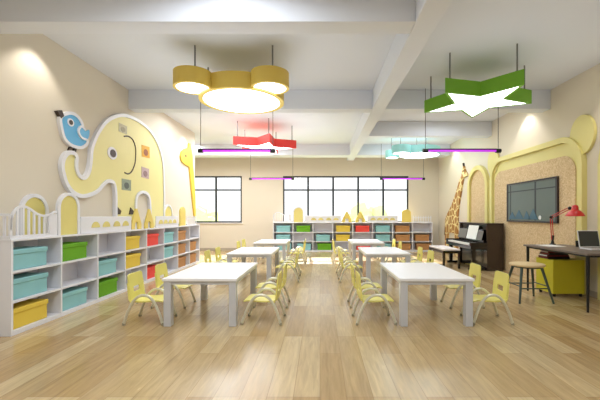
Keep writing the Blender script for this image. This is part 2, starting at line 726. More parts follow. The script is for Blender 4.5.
PROTO = {}
COLN = {'t': (M_teal, 'teal'), 'g': (M_green, 'grass green'), 'y': (M_yellow, 'golden yellow'), 'r': (M_red, 'coral red'), 'b': (M_brown, 'brown')}
# columns from the wavy-fence end, (top, middle, bottom)
LAY = ['tty', 'g.t', '.tg', 'yy.', 'r.r', 'tt.', 'bbb', '.bb']
LAY2 = ['ttt', 'g.t', '.tg', 'yy.', 'r.r', 'ttt', 'bbb', '.bb']
ORD = ['first', 'second', 'third', 'fourth', 'fifth', 'sixth', 'seventh', 'eighth']
for base, rot, lay, nm, grp, back in ((LLOC, LROT, LAY, 'elephant cabinet', 'storage boxes in the elephant cabinet', False),
                                (BLOC, BROT, LAY2, 'window cabinet', 'storage boxes in the window cabinet', True)):
    for k, col in enumerate(lay):
        for ri, c in enumerate(col):
            if c == '.':
                continue
            z = ROWZ[2 - ri] + 0.001
            y = k * (BWB if back else BW) + (0.12 if back else 0.055) + random.uniform(-0.012, 0.012) + (0.04 if back and ri == 2 else 0)
            lab = '%s lidded box, %s row, %s bay from the wavy fence, %s' % (COLN[c][1], ('top', 'middle', 'bottom')[ri], ORD[k], nm)
            p = at(base, rot, (-0.028 + random.uniform(-0.008, 0.004), y, z))
            if c not in PROTO:
                o = make_box(COLN[c][0], lab)
                o.location = p; o.rotation_euler = (0, 0, rot); o['group'] = grp
                PROTO[c] = o
            else:
                dup(PROTO[c], p, rot, lab, grp)

# ------------------------------------------------------------------ cut-out toy scenery on the cabinet tops
TZ = 0.0


def arch_pts(y0, y1, zt, n=16):
    r = (y1 - y0) / 2
    return [(y0, 0.0)] + [(y1 - r + r * math.cos(PI - PI * i / n), zt - r + r * math.sin(PI - PI * i / n)) for i in range(n + 1)] + [(y1, 0.0)]


def make_wavy_fence(label):
    r = thing('toy_fence', label, 'toy fence')
    x0, x1 = -0.03, -0.012
    top = catmull([(0.01, 0.10), (0.02, 0.22), (0.08, 0.32), (0.17, 0.355), (0.26, 0.33), (0.36, 0.275), (0.46, 0.25), (0.56, 0.265), (0.62, 0.295), (0.665, 0.30)], 5)
    b = nb(); sweep(b, [(p[0], p[1]) for p in top], 0.026, x0, x1); obj('top_rail', b, M_white, r)
    b = nb(); box(b, x0, x1, 0.0, 0.67, 0.0, 0.035); obj('bottom_rail', b, M_white, r)

    def ztop(y):
        return min(top, key=lambda q: abs(q[0] - y) if q[1] > 0.2 else 9)[1]
    for y in (0.10, 0.175, 0.25, 0.325, 0.40, 0.475):
        b = nb(); box(b, x0 + 0.002, x1 - 0.002, y - 0.012, y + 0.012, 0.03, ztop(y)); obj('slat', b, M_white, r)
    for y0, y1 in ((0.0, 0.03), (0.545, 0.67)):
        b = nb(); box(b, x0, x1, y0, y1, 0.03, 0.27); obj('end_post', b, M_white, r)
    # return leg along the cabinet end
    b = nb(); box(b, -0.30, x0 - 0.001, 0.0, 0.018, 0.245, 0.275); obj('side_rail', b, M_white, r)
    b = nb(); box(b, -0.30, x0 - 0.001, 0.0, 0.018, 0.0, 0.035); obj('side_rail', b, M_white, r)
    for x in (-0.29, -0.22, -0.15, -0.08):
        b = nb(); box(b, x - 0.012, x + 0.012, 0.002, 0.016, 0.03, 0.25); obj('slat', b, M_white, r)
    return r


def make_arch(label, framed=True):
    r = thing('arch_panel', label, 'toy arch')
    pts = arch_pts(0.0, 0.40, 0.555)
    b = nb(); prism(b, arch_pts(0.018, 0.382, 0.537), -0.045, -0.03); obj('felt_infill', b, M_fill_y, r)
    b = nb(); sweep(b, [(y + (0.02 if y < 0.2 else -0.02) * 0, z) for y, z in arch_pts(0.02, 0.38, 0.535)], 0.042, -0.055, -0.018)
    obj('arch_frame', b, M_white if framed else M_fill_y, r)
    return r


def make_board(label, L, holes):
    r = thing('cutout_board', label, 'toy board')
    b = nb(); box(b, -0.04, -0.02, 0, L, 0, 0.235); obj('board', b, M_white, r, bevel=0.004)
    for y in holes:
        b = nb(); prism(b, circle(y, 0.075, 0.095, 14, 0, PI, ry=0.085), -0.022, -0.014); obj('dome_window', b, M_fill_y, r)
    return r


def make_house(label):
    r = thing('toy_house', label, 'toy house')
    b = nb()
    prism(b, [(-0.005, 0), (0.105, 0), (0.105, 0.08)] + circle(0.165, 0.08, 0.06, 8, PI, 0)[1:] + [(0.225, 0), (0.335, 0), (0.335, 0.09), (0.19, 0.375), (0.14, 0.375), (-0.005, 0.09)], -0.06, -0.03)
    obj('gable_front', b, M_gold, r, bevel=0.003)
    b = nb(); box(b, -0.075, -0.061, 0.02, 0.31, 0, 0.19); obj('backing', b, M_white, r)
    return r


def make_turret(label):
    r = thing('toy_turret', label, 'toy turret')
    b = nb(); prism(b, [(0, 0), (0.33, 0), (0.33, 0.36), (0.29, 0.42), (0.21, 0.455), (0.12, 0.455), (0.04, 0.42), (0, 0.36)], -0.05, -0.02)
    obj('turret_front', b, M_gold, r, bevel=0.004)
    b = nb(); box(b, -0.09, -0.051, 0.02, 0.31, 0, 0.06); obj('foot_block', b, M_white, r)
    return r


def make_picket(label):
    r = thing('toy_picket_fence', label, 'toy fence')
    b = nb(); box(b, -0.03, -0.014, 0, 0.66, 0, 0.03); obj('bottom_rail', b, M_white, r)
    b = nb(); box(b, -0.03, -0.014, 0, 0.66, 0.15, 0.175); obj('top_rail', b, M_white, r)
    for i in range(8):
        y = 0.02 + i * 0.0885
        b = nb(); box(b, -0.0145, -0.006, y - 0.014, y + 0.014, 0, 0.23); obj('picket', b, M_white, r)
    return r


TOP = [(make_wavy_fence, (), 0.0, 'white wavy-topped toy fence at the end of the %s'),
       (make_arch, (), 0.70, 'arched yellow felt panel in white frame standing on top of the %s'),
       (make_board, (1.30, (0.32, 0.58, 0.86, 1.12)), 1.12, 'low white board with four yellow domes next to the arch, %s'),
       (make_house, (), 2.46, 'yellow gabled toy house next to the longer domed board, %s'),
       (make_house, (), 2.94, 'yellow gabled toy house next to the shorter domed board, %s'),
       (make_board, (1.08, (0.2, 0.43, 0.66, 0.89)), 3.36, 'shorter white board with four yellow domes beside a toy house, %s'),
       (make_turret, (), 4.58, 'golden toy turret beside the picket fence on the %s'),
       (make_picket, (), 4.97, 'small white toy picket fence on the end of the %s')]
seen = {}
for fn, args, y, lab in TOP:
    p1 = at(LLOC, LROT, (0, y, CH + 0.001)); p2 = at(BLOC, BROT, (0, y, CH + 0.001))
    if fn in seen and fn is make_house:
        o = dup(seen[fn], p1, LROT, lab % 'elephant cabinet')
    else:
        o = fn(lab % 'elephant cabinet', *args)
        o.location = p1; o.rotation_euler = (0, 0, LROT)
        seen[fn] = o
    dup(o, p2, BROT, lab % 'window cabinet')

# two arched felt panels fixed on the elephant wall
for y0, y1, zt, lab in ((4.19, 4.62, 1.56, 'arched yellow panel on the wall behind the wavy fence of the elephant cabinet'),
                        (8.05, 8.52, 1.545, 'arched yellow panel on the wall behind the shorter domed board')):
    r = thing('wall_arch_panel', lab, 'wall panel', (XL, (y0 + y1) / 2, CH + 0.005), 'arched panels on the elephant wall')
    b = nb()
    pts = [(y, z + CH + 0.005) for y, z in arch_pts(y0 + 0.02, y1 - 0.02, zt - CH - 0.02)]
    prism(b, pts, XL, XL + 0.02); obj('felt_infill', b, M_fill_y, r)
    b = nb(); sweep(b, pts, 0.045, XL, XL + 0.035); obj('arch_frame', b, M_white, r)

# ------------------------------------------------------------------ elephant wall panel
ele = [(4.892, 2.167), (5.0, 2.188), (5.066, 2.14), (5.061, 2.052), (5.071, 1.952), (5.134, 1.872), (5.243, 1.862), (5.333, 1.955), (5.379, 2.115), (5.402, 2.303), (5.474, 2.473), (5.597, 2.659), (5.779, 2.852), (6.032, 3.006), (6.275, 3.093), (6.574, 3.131), (6.903, 3.124), (7.224, 3.065), (7.485, 2.947), (7.67, 2.79), (7.814, 2.573), (7.889, 2.269), (7.914, 1.865)]
gap = [(7.266, 1.508), (7.224, 1.672), (7.1, 1.746), (6.941, 1.756), (6.79, 1.707), (6.716, 1.607), (6.698, 1.453)]
bel = [(6.046, 1.559), (6.032, 1.731), (5.974, 1.85), (5.833, 1.87), (5.7, 1.805), (5.572, 1.698), (5.402, 1.624), (5.177, 1.581), (4.99, 1.628), (4.873, 1.732), (4.816, 1.85), (4.788, 1.97), (4.816, 2.084)]
ez = CH + 0.03
o1 = [tuple(p) for p in catmull(bel + ele, 5)]
outline = o1 + [(7.914, ez)] + [(7.30, ez)] + [tuple(p) for p in catmull(gap, 5)] + [(6.68, ez)] + [(6.05, ez)]
r = thing('elephant_wall_panel', 'big yellow elephant cutout with white border on the wall above the cabinet', 'wall panel', (XL, 6.4, ez))
b = nb(); prism(b, outline, XL, XL + 0.035); obj('body', b, M_cream_y, r)
b = nb()
sweep(b, [(6.05, ez)] + o1 + [(7.914, ez)], 0.058, XL, XL + 0.055)
sweep(b, [(7.30, ez)] + [tuple(p) for p in catmull(gap, 5)] + [(6.68, ez)], 0.058, XL, XL + 0.055)
obj('border', b, M_white, r)
b = nb(); tube(b, [(XL + 0.036, p[0], p[1]) for p in catmull([(6.30, 2.72), (6.45, 2.755), (6.60, 2.72), (6.69, 2.60), (6.70, 2.448), (6.67, 2.28), (6.56, 2.12), (6.44, 2.06), (6.32, 2.07)], 5)], 0.013)
obj('ear_line', b, M_darkb, r)
b = nb(); prism(b, circle(5.945, 2.353, 0.135, 28, ry=0.105), XL + 0.035, XL + 0.043); e = obj('eye', b, M_white, r)
b = nb(); prism(b, circle(5.96, 2.353, 0.082, 24, ry=0.068), XL + 0.043, XL + 0.048); obj('pupil', b, M_darkb, e)
for y in (6.04, 6.46):
    b = nb(); prism(b, [(y, 1.31), (y + 0.13, 1.31), (y + 0.16, 1.37), (y + 0.05, 1.44)], XL + 0.035, XL + 0.05); obj('toenail', b, M_darkb, r)

PH = [(6.27, 2.85, 0.13, 0.075, 0, 'small faded photo card at the top of the elephant panel', (196, 190, 160), (168, 160, 132)),
      (7.09, 2.582, 0.16, 0.115, 0.05, 'orange and yellow photo card above the pink card on the elephant', (226, 168, 40), (150, 84, 40)),
      (7.07, 2.155, 0.15, 0.105, -0.03, 'pinkish grey photo card below the orange card on the elephant', (196, 170, 170), (150, 120, 120)),
      (6.385, 1.852, 0.15, 0.10, 0, 'grey green photo card low on the elephant panel near its front leg', (150, 160, 140), (96, 104, 96))]
for i, (y, z, hw, hh, rot, lab, c, c2) in enumerate(PH):
    m1 = mat('card_%d' % i, rgb(*c), 0.6, var=0.25, scale=25)
    m2 = mat('card_print_%d' % i, rgb(*c2), 0.6, var=0.3, scale=25)
    r = thing('photo_card', lab, 'photo card', (XL + 0.036, y, z), 'photo cards stuck on the elephant')
    b = nb(); box(b, XL + 0.036, XL + 0.040, y - hw, y + hw, z - hh, z + hh); obj('card', b, m1, r)
    b = nb(); prism(b, circle(y, z - hh * 0.15, hw * 0.55, 14, ry=hh * 0.6), XL + 0.040, XL + 0.042); obj('print', b, m2, r)
    for ch in r.children:
        ch.rotation_euler = (rot, 0, 0)

# bird
bird = [tuple(p) for p in catmull([(4.766, 2.634), (4.873, 2.716), (4.99, 2.754), (5.092, 2.74), (5.177, 2.68), (5.215, 2.60), (5.26, 2.52), (5.31, 2.41), (5.243, 2.334), (5.141, 2.294), (4.97, 2.294), (4.84, 2.361), (4.779, 2.506)], 5, closed=True)]
r = thing('bird_wall_panel', 'blue bird cutout with white border standing on the elephant trunk', 'wall panel', (XL, 5.0, 2.2))
b = nb(); prism(b, bird, XL, XL + 0.035); obj('body', b, M_blue, r)
b = nb(); sweep(b, bird, 0.045, XL, XL + 0.045, closed=True); obj('border', b, M_white, r)
b = nb(); prism(b, [(4.69, 2.70), (4.775, 2.735), (4.815, 2.665), (4.76, 2.62)], XL, XL + 0.05); obj('beak', b, M_darkb, r)
b = nb(); prism(b, circle(4.955, 2.615, 0.065, 20, ry=0.055), XL + 0.035, XL + 0.042); e = obj('eye', b, M_white, r)
b = nb(); prism(b, circle(4.955, 2.615, 0.038, 18, ry=0.034), XL + 0.042, XL + 0.046); obj('pupil', b, M_darkb, e)
b = nb(); prism(b, [tuple(p) for p in catmull([(5.10, 2.53), (5.16, 2.60), (5.25, 2.565), (5.34, 2.60), (5.33, 2.50), (5.27, 2.44), (5.16, 2.455)], 4, closed=True)], XL + 0.035, XL + 0.05); w = obj('wing', b, M_blue, r)
b = nb(); sweep(b, catmull([(5.27, 2.44), (5.16, 2.45), (5.10, 2.53), (5.16, 2.61), (5.25, 2.575)], 4), 0.03, XL + 0.035, XL + 0.056); obj('wing_border', b, M_white, w)
for y0, y1 in ((4.98, 4.92), (5.06, 5.02)):
    b = nb(); prism(b, [(y0, 2.30), (y0 + 0.04, 2.30), (y1 + 0.045, 2.165), (y1 - 0.015, 2.165)], XL, XL + 0.03); obj('bird_leg', b, M_darkb, r)

# yellow giraffe cutout at the wall end
gl = [(8.875, 2.796), (8.939, 2.93), (9.15, 3.04), (9.40, 3.11), (9.449, 3.244), (9.545, 3.255), (9.595, 3.137), (9.707, 2.964), (9.745, 2.692), (9.84, 2.286), (9.93, 1.87), (9.96, 1.25), (9.86, 1.25), (9.74, 1.635), (9.60, 2.126), (9.485, 2.60), (9.136, 2.631), (8.939, 2.679)]
r = thing('giraffe_wall_panel', 'plain yellow giraffe head and neck cutout at the far end of the elephant wall', 'wall panel', (XL, 9.6, 1.25))
b = nb(); prism(b, gl, XL, XL + 0.04); obj('head_and_neck', b, M_girl, r, bevel=0.008)
b = nb(); prism(b, circle(9.2, 2.86, 0.05, 16, ry=0.035), XL + 0.04, XL + 0.045); obj('eye', b, M_darkb, r)

# the reliefs sit a touch larger and farther along the wall
for o in list(COL.objects):
    if o.parent is None and o.name.split('.')[0] in ('elephant_wall_panel', 'bird_wall_panel', 'giraffe_wall_panel', 'photo_card'):
        for ch in o.children_recursive:
            for v in ch.data.vertices:
                y, z = v.co.y + o.location.y, v.co.z + o.location.z
                v.co.y = y * 1.0135 - o.location.y
                v.co.z = 1.3 + (z - 1.3) * 1.01 - o.location.z

# ------------------------------------------------------------------ piano-wall panels
XW = XR


def arch_outline(y0, y1, zt, r, n=12):
    pts = [(y0, 0.0), (y0, zt - r)]
    pts += [(y0 + r - r * math.cos(PI / 2 * i / n), zt - r + r * math.sin(PI / 2 * i / n)) for i in range(1, n + 1)]
    pts += [(y1 - r + r * math.sin(PI / 2 * i / n), zt - r + r * math.cos(PI / 2 * i / n)) for i in range(0, n)]
    pts += [(y1, zt - r), (y1, 0.0)]
    out = [pts[0]]
    for p in pts[1:]:
        if (Vector(p) - Vector(out[-1])).length > 1e-4:
            out.append(p)
    return out


def shift(pts, dz):
    return [(y, z + dz) for y, z in pts]


for y0, y1, lab in ((8.95, 10.15, 'narrow cork arch with yellow frame on the wall beside the giraffe'),
                    (4.18, 5.38, 'narrow cork arch with yellow frame on the wall beside the laptop')):
    r = thing('cork_arch_panel', lab, 'wall panel', (XW, (y0 + y1) / 2, 0), 'narrow cork arches')
    b = nb(); prism(b, arch_outline(y0 + 0.05, y1 - 0.05, 2.60, 0.545), XW - 0.02, XW); obj('cork_board', b, M_cork, r)
    b = nb(); sweep(b, arch_outline(y0 + 0.06, y1 - 0.06, 2.59, 0.53), 0.12, XW - 0.085, XW); obj('arch_frame', b, M_frame_y, r)

Y0, Y1 = 5.70, 8.80
r = thing('bear_wall_panel', 'wide yellow frame shaped like a bear head with ears around a cork board', 'wall panel', (XW, 7.25, 0))
b = nb(); prism(b, arch_outline(Y0 + 0.03, Y1 - 0.03, 2.64, 0.47), XW - 0.03, XW); obj('yellow_backing', b, M_frame_y, r)
b = nb(); sweep(b, arch_outline(Y0 + 0.05, Y1 - 0.05, 2.62, 0.46), 0.10, XW - 0.09, XW); obj('frame_rim', b, M_frame_y, r)
b = nb(); prism(b, arch_outline(Y0 + 0.20, Y1 - 0.17, 2.34, 0.30), XW - 0.045, XW - 0.03); obj('cork_board', b, M_cork, r)
for yc in (5.76, 8.72):
    b = nb(); prism(b, circle(yc, 2.62, 0.27, 36, ry=0.325), XW - 0.05, XW - 0.001); obj('ear', b, M_frame_y, r, bevel=0.006)

# giraffe standing flat on the wall
gr = [(12.07, 0.0), (12.07, 0.9), (12.05, 1.145), (11.868, 1.334), (11.481, 1.612), (11.111, 1.998), (10.825, 2.383), (10.66, 2.487), (10.613, 2.66), (10.53, 2.77), (10.47, 2.765), (10.416, 2.64), (10.254, 2.50), (10.26, 2.455), (10.345, 2.438), (10.539, 2.414), (10.68, 2.063), (10.85, 1.70), (10.96, 1.379), (10.98, 0.8), (10.98, 0.0), (11.2, 0.0), (11.22, 0.72), (11.78, 0.72), (11.82, 0.0)]
r = thing('giraffe_wall_panel', 'tall brown-patched giraffe cutout on the wall behind the piano', 'wall panel', (XW, 11.2, 0))
b = nb(); prism(b, gr, XW - 0.045, XW - 0.001); obj('body', b, M_gird, r)
b = nb(); prism(b, [(10.55, 2.74), (10.60, 2.86), (10.54, 2.87), (10.50, 2.75)], XW - 0.04, XW - 0.001); obj('horn', b, M_darkb, r)
b = nb(); prism(b, circle(10.47, 2.62, 0.035, 12, ry=0.025), XW - 0.052, XW - 0.045); obj('eye', b, M_darkb, r)
b = nb(); prism(b, [(11.98, 1.12), (12.06, 1.12), (12.16, 0.62), (12.08, 0.60)], XW - 0.04, XW - 0.001); obj('tail', b, M_darkb, r)

# wall screen
r = thing('wall_screen', 'wide black-framed screen hung on the cork board above the piano end', 'screen', (XW - 0.045, 7.15, 1.15))
xa, xb = XW - 0.085, XW - 0.045
y0, y1, z0, z1 = 6.30, 8.0, 1.15, 2.0
b = nb()
box(b, xa, xb, y0, y1, z0, z0 + 0.03); box(b, xa, xb, y0, y1, z1 - 0.03, z1)
box(b, xa, xb, y0, y0 + 0.045, z0 + 0.03, z1 - 0.03); box(b, xa, xb, y1 - 0.04, y1, z0 + 0.03, z1 - 0.03)
obj('frame', b, M_tvf, r)
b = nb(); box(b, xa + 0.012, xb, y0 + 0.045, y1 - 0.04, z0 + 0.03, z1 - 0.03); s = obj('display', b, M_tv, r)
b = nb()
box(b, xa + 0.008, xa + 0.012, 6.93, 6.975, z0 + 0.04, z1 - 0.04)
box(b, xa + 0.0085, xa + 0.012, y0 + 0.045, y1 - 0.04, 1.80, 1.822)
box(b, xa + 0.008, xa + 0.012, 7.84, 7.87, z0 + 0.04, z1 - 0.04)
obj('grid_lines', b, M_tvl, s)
for yc, h, w in ((7.78, 0.16, 0.14), (7.52, 0.20, 0.17), (7.24, 0.17, 0.12), (7.02, 0.22, 0.16)):
    b = nb(); prism(b, [(yc - w, z0 + 0.06), (yc + w, z0 + 0.06), (yc, z0 + 0.06 + h)], xa + 0.005, xa + 0.012); obj('blue_peak', b, M_tvb, s)
b = nb(); prism(b, circle(6.80, z0 + 0.10, 0.04, 14), xa + 0.005, xa + 0.012); obj('white_dot', b, M_tvw, s)

# ------------------------------------------------------------------ tables
TW, TL, TH = 0.87, 1.37, 0.563


def make_table(label):
    r = thing('play_table', label, 'table')
    w, l = TW / 2, TL / 2
    b = nb(); box(b, -w, w, -l, l, TH - 0.035, TH); obj('tabletop', b, M_table, r, bevel=0.005)
    b = nb()
    for s in (-1, 1):
        box(b, -w + 0.075, w - 0.075, s * (l - 0.03) - 0.01, s * (l - 0.03) + 0.01, TH - 0.075, TH - 0.035)
        box(b, s * (w - 0.03) - 0.01, s * (w - 0.03) + 0.01, -l + 0.075, l - 0.075, TH - 0.075, TH - 0.035)
    obj('apron', b, M_tleg, r)
    for sx in (-1, 1):
        for sy in (-1, 1):
            b = nb(); cx, cy = sx * (w - 0.055), sy * (l - 0.055)
            box(b, cx - 0.042, cx + 0.042, cy - 0.042, cy + 0.042, 0, TH - 0.035)
            obj('leg', b, M_tleg, r, bevel=0.004)
    return r


def plate_hole(bm, w, z0, z1, hw, hz0, hz1, th, xof, npt=48):
    """upright rounded panel with a rounded hole, leaning back: xof(z) gives its x"""
    zc, hh = (z0 + z1) / 2, (z1 - z0) / 2
    hc, hr = (hz0 + hz1) / 2, (hz1 - hz0) / 2

    def se(a, rx, rz, p):
        c, s = math.cos(a), math.sin(a)
        k = (abs(c) ** p + abs(s) ** p) ** (-1 / p)
        return (c * k * rx, s * k * rz)
    rings = []
    for off in (-th / 2, th / 2):
        O, I = [], []
        for i in range(npt):
            a = 2 * PI * (i + 0.5) / npt
            y, z = se(a, w, hh, 9)
            # aim the hole vertices the same way round
            y2, z2 = se(a, hw, hr, 7)
            O.append(bm.verts.new((xof(zc + z) + off, y, zc + z)))
            I.append(bm.verts.new((xof(hc + z2) + off, y2, hc + z2)))
        rings.append((O, I))
    (O0, I0), (O1, I1) = rings
    for i in range(npt):
        j = (i + 1) % npt
        bm.faces.new([O0[i], O0[j], I0[j], I0[i]])
        bm.faces.new([O1[j], O1[i], I1[i], I1[j]])
        bm.faces.new([O0[j], O0[i], O1[i], O1[j]])
        bm.faces.new([I0[i], I0[j], I1[j], I1[i]])


def make_chair(label):
    """child chair facing +X, origin on the floor below its middle"""
    r = thing('child_chair', label, 'chair')
    # curved plywood seat
    b = nb()
    prof = catmull([(-0.175, 0.283), (-0.10, 0.272), (0.0, 0.270), (0.10, 0.278), (0.17, 0.280), (0.215, 0.268)], 4)
    n2 = len(prof)
    for s in (0,):
        top, bot = [], []
        for k, p in enumerate(prof):
            wy = 0.165 - (0.02 if k in (0, n2 - 1) else 0.0)
            top.append([b.verts.new((p[0], y, p[1] + 0.007)) for y in (-wy, wy)])
            bot.append([b.verts.new((p[0], y, p[1] - 0.007)) for y in (-wy, wy)])
        for k in range(n2 - 1):
            b.faces.new([top[k][0], top[k][1], top[k + 1][1], top[k + 1][0]])
            b.faces.new([bot[k][1], bot[k][0], bot[k + 1][0], bot[k + 1][1]])
            b.faces.new([top[k][0], top[k + 1][0], bot[k + 1][0], bot[k][0]])
            b.faces.new([top[k + 1][1], top[k][1], bot[k][1], bot[k + 1][1]])
        b.faces.new([top[0][1], top[0][0], bot[0][0], bot[0][1]])
        b.faces.new([top[-1][0], top[-1][1], bot[-1][1], bot[-1][0]])
    obj('seat', b, M_chair_y, r, smooth=True)
    b = nb()
    plate_hole(b, 0.165, 0.27, 0.595, 0.07, 0.37, 0.435, 0.016, lambda z: -0.172 - 0.032 * (z - 0.27) / 0.33)
    obj('backrest', b, M_chair_y, r, bevel=0.003)
    for s in (-1, 1):
        y = s * 0.178
        pts = catmull([(-0.235, y * 1.04, 0.012), (-0.195, y * 1.02, 0.14), (-0.135, y, 0.265), (-0.07, y, 0.332), (0.0, y, 0.35),
                       (0.07, y, 0.327), (0.13, y, 0.25), (0.185, y * 1.02, 0.13), (0.225, y * 1.04, 0.012)], 4)
        b = nb(); tube(b, pts, 0.017, 8)
        lg = obj('arched_leg_frame', b, M_chair_t, r, smooth=True)
        for x in (-0.235, 0.225):
            b = nb(); lathe(b, [(0.017, 0.0), (0.019, 0.012), (0.016, 0.03)], (x, y * 1.04, 0), 10)
            obj('rubber_foot', b, M_foot, lg)
        # upright that carries the backrest
        b = nb(); tube(b, [(-0.150, y * 0.97, 0.26), (-0.177, y * 0.97, 0.30), (-0.196, y * 0.97, 0.49)], 0.010, 8)
        obj('back_post', b, M_chair_y, r)
    for x, z in ((-0.09, 0.255), (0.10, 0.258)):
        b = nb(); tube(b, [(x, -0.178, z), (x, 0.178, z)], 0.009, 8); obj('crossbar', b, M_chair_t, r)
    return r


ROW = {'elephant': ((-1.40, 4.745), (-1.36, 7.37), (-1.33, 9.90)), 'piano': ((1.36, 4.745), (1.31, 7.37), (1.28, 9.90))}
POS = ('front', 'middle', 'back')
tb = None
ch0 = None
for rown, lst in ROW.items():
    for (cx, cy), pos in zip(lst, POS):
        lab = 'low white table at the %s of the row on the %s side' % (pos, rown)
        if tb is None:
            tb = make_table(lab); tb.location = (cx, cy, 0); tb['group'] = 'low white tables'
        else:
            dup(tb, (cx, cy, 0), 0, lab, 'low white tables')
        aisle = 1 if rown == 'elephant' else -1
        for sx in (-1, 1):
            side = 'aisle' if sx == aisle else 'wall'
            for sy, end in ((-1, 'away from'), (1, 'toward')):
                lab = 'yellow child chair on the %s side of the %s %s-row table, end %s windows' % (side, pos, rown, end)
                jit = random.Random(hash((rown, pos, sx, sy)) % 1000 if False else len(lab) * 7 + int(cx * 100) + sy)
                px = cx + sx * (0.70 if side == 'aisle' else 0.69) + jit.uniform(-0.012, 0.012)
                py = cy + (-0.42 if sy < 0 else 0.32) + jit.uniform(-0.02, 0.02)
                rot = (PI if sx > 0 else 0) + jit.uniform(-0.04, 0.04)
                if ch0 is None:
                    ch0 = make_chair(lab); ch0.location = (px, py, 0); ch0.rotation_euler = (0, 0, rot); ch0['group'] = 'yellow child chairs'
                else:
                    dup(ch0, (px, py, 0), rot, lab, 'yellow child chairs')

# ------------------------------------------------------------------ piano
r = thing('upright_piano', 'dark brown upright piano against the wall with the giraffe', 'piano', (4.1, 9.15, 0))
py0, py1 = 8.10, 9.70
px0, px1 = 3.865, 4.255
for y in (py0, py1 - 0.04):
    b = nb(); box(b, px0, px1, y, y + 0.04, 0.0, 1.085); obj('side_panel', b, M_piano, r, bevel=0.004)
b = nb(); box(b, px0 - 0.02, px1, py0 - 0.015, py1 + 0.015, 1.085, 1.11); obj('top_lid', b, M_piano, r, bevel=0.006)
b = nb(); box(b, px0 + 0.03, px1, py0 + 0.04, py1 - 0.04, 0.06, 0.50); obj('lower_panel', b, M_pianob, r)
b = nb(); box(b, px0 + 0.04, px1, py0 + 0.04, py1 - 0.04, 0.66, 1.085); obj('upper_panel', b, M_pianob, r)
b = nb(); box(b, px0, px1, py0 + 0.04, py1 - 0.04, 0.0, 0.06); obj('plinth', b, M_pianob, r)
b = nb(); box(b, 3.49, px0 + 0.04, py0 + 0.005, py1 - 0.005, 0.50, 0.585); obj('key_bed', b, M_pianob, r, bevel=0.006)
for y in (py0 + 0.005, py1 - 0.085):
    b = nb(); box(b, 3.49, px0 + 0.03, y, y + 0.08, 0.585, 0.66); obj('cheek_block', b, M_pianob, r, bevel=0.01)
b = nb(); box(b, 3.815, px0 + 0.05, py0 + 0.085, py1 - 0.085, 0.585, 0.70); obj('fallboard', b, M_pianob, r)
b = nb()
nk = 52
kw = (py1 - py0 - 0.18) / nk
for i in range(nk):
    y = py0 + 0.09 + i * kw
    box(b, 3.515, 3.815, y + 0.0008, y + kw - 0.0008, 0.585, 0.622)
obj('white_keys', b, M_ivory, r)
b = nb()
for i in range(nk - 1):
    if (i % 7) in (0, 1, 3, 4, 5):
        y = py0 + 0.09 + (i + 1) * kw
        box(b, 3.63, 3.815, y - 0.006, y + 0.006, 0.622, 0.634)
obj('black_keys', b, M_black, r)
b = nb(); v = box(b, 3.80, 3.825, py0 + 0.20, py1 - 0.20, 0.70, 0.95)
for q in v[4:]:
    q.co.x += 0.06
obj('music_desk', b, M_pianob, r)
for y in (py0 + 0.10, py1 - 0.10):
    b = nb(); prism(b, [(-0.035, 0.06), (0.035, 0.06), (0.045, 0.5), (-0.045, 0.5)], 3.55, 3.63, 'yz')
    bmesh.ops.translate(b, verts=b.verts, vec=(0, y, 0))
    obj('leg', b, M_pianob, r, bevel=0.006)
    b = nb(); box(b, 3.49, px0, y - 0.05, y + 0.05, 0.0, 0.06); obj('toe_block', b, M_pianob, r, bevel=0.01)
for y in (8.82, 8.92, 9.02):
    b = nb(); box(b, 3.755, px0 + 0.0, y - 0.02, y + 0.02, 0.035, 0.05); obj('pedal', b, M_gold, r)


def sheet(y0, y1, z0, h, m, name, label, cat, th=0.006):
    b = nb(); v = box(b, 3.778, 3.778 + th, y0, y1, z0, z0 + h)
    for q in v[4:]:
        q.co.x += 0.24 * h
    for q in v:
        q.co.x += 0.0 + 0.24 * (z0 - 0.70) 
    tag(obj(name, b, m), label, cat)


sheet(8.50, 9.06, 0.703, 0.34, M_paper, 'sheet_music', 'white sheet music leaning on the piano music desk', 'sheet music')
sheet(8.20, 8.47, 0.703, 0.22, M_greyp, 'music_book', 'dark printed music book on the piano beside the white sheet, stool side', 'book')
sheet(9.10, 9.60, 0.703, 0.24, M_greyp, 'music_book', 'wide grey music book on the piano beside the white sheet, giraffe side', 'book')

r = thing('piano_bench', 'dark piano bench with pale cushion in front of the piano keys', 'bench', (3.17, 9.0, 0))
b = nb(); box(b, 2.97, 3.40, 8.45, 9.55, 0.37, 0.43); obj('bench_frame', b, M_pianob, r, bevel=0.004)
b = nb(); box(b, 2.975, 3.395, 8.455, 9.545, 0.43, 0.475); obj('cushion', b, M_cush, r, bevel=0.015, segs=3)
for x in (3.0, 3.37):
    for y in (8.49, 9.51):
        b = nb(); prism(b, [(-0.018, 0), (0.018, 0), (0.028, 0.37), (-0.028, 0.37)], x - 0.024, x + 0.024)
        bmesh.ops.translate(b, verts=b.verts, vec=(0, y, 0)); obj('leg', b, M_pianob, r)

# ------------------------------------------------------------------ desk corner
DZ = 0.79
r = thing('work_desk', 'dark grey desk on thin black legs by the cork wall', 'desk', (3.9, 5.4, 0))
b = nb(); box(b, 3.53, 4.255, 4.62, 6.08, DZ - 0.028, DZ); obj('desktop', b, M_deskt, r, bevel=0.004)
b = nb(); box(b, 3.60, 4.19, 4.70, 6.02, DZ - 0.06, DZ - 0.028); obj('under_frame', b, M_black, r)
for x in (3.575, 4.22):
    for y in (4.67, 6.02):
        b = nb(); tube(b, [(x, y, 0.0), (x, y, DZ - 0.028)], [0.014, 0.024], 10); obj('leg', b, M_black, r, smooth=True)

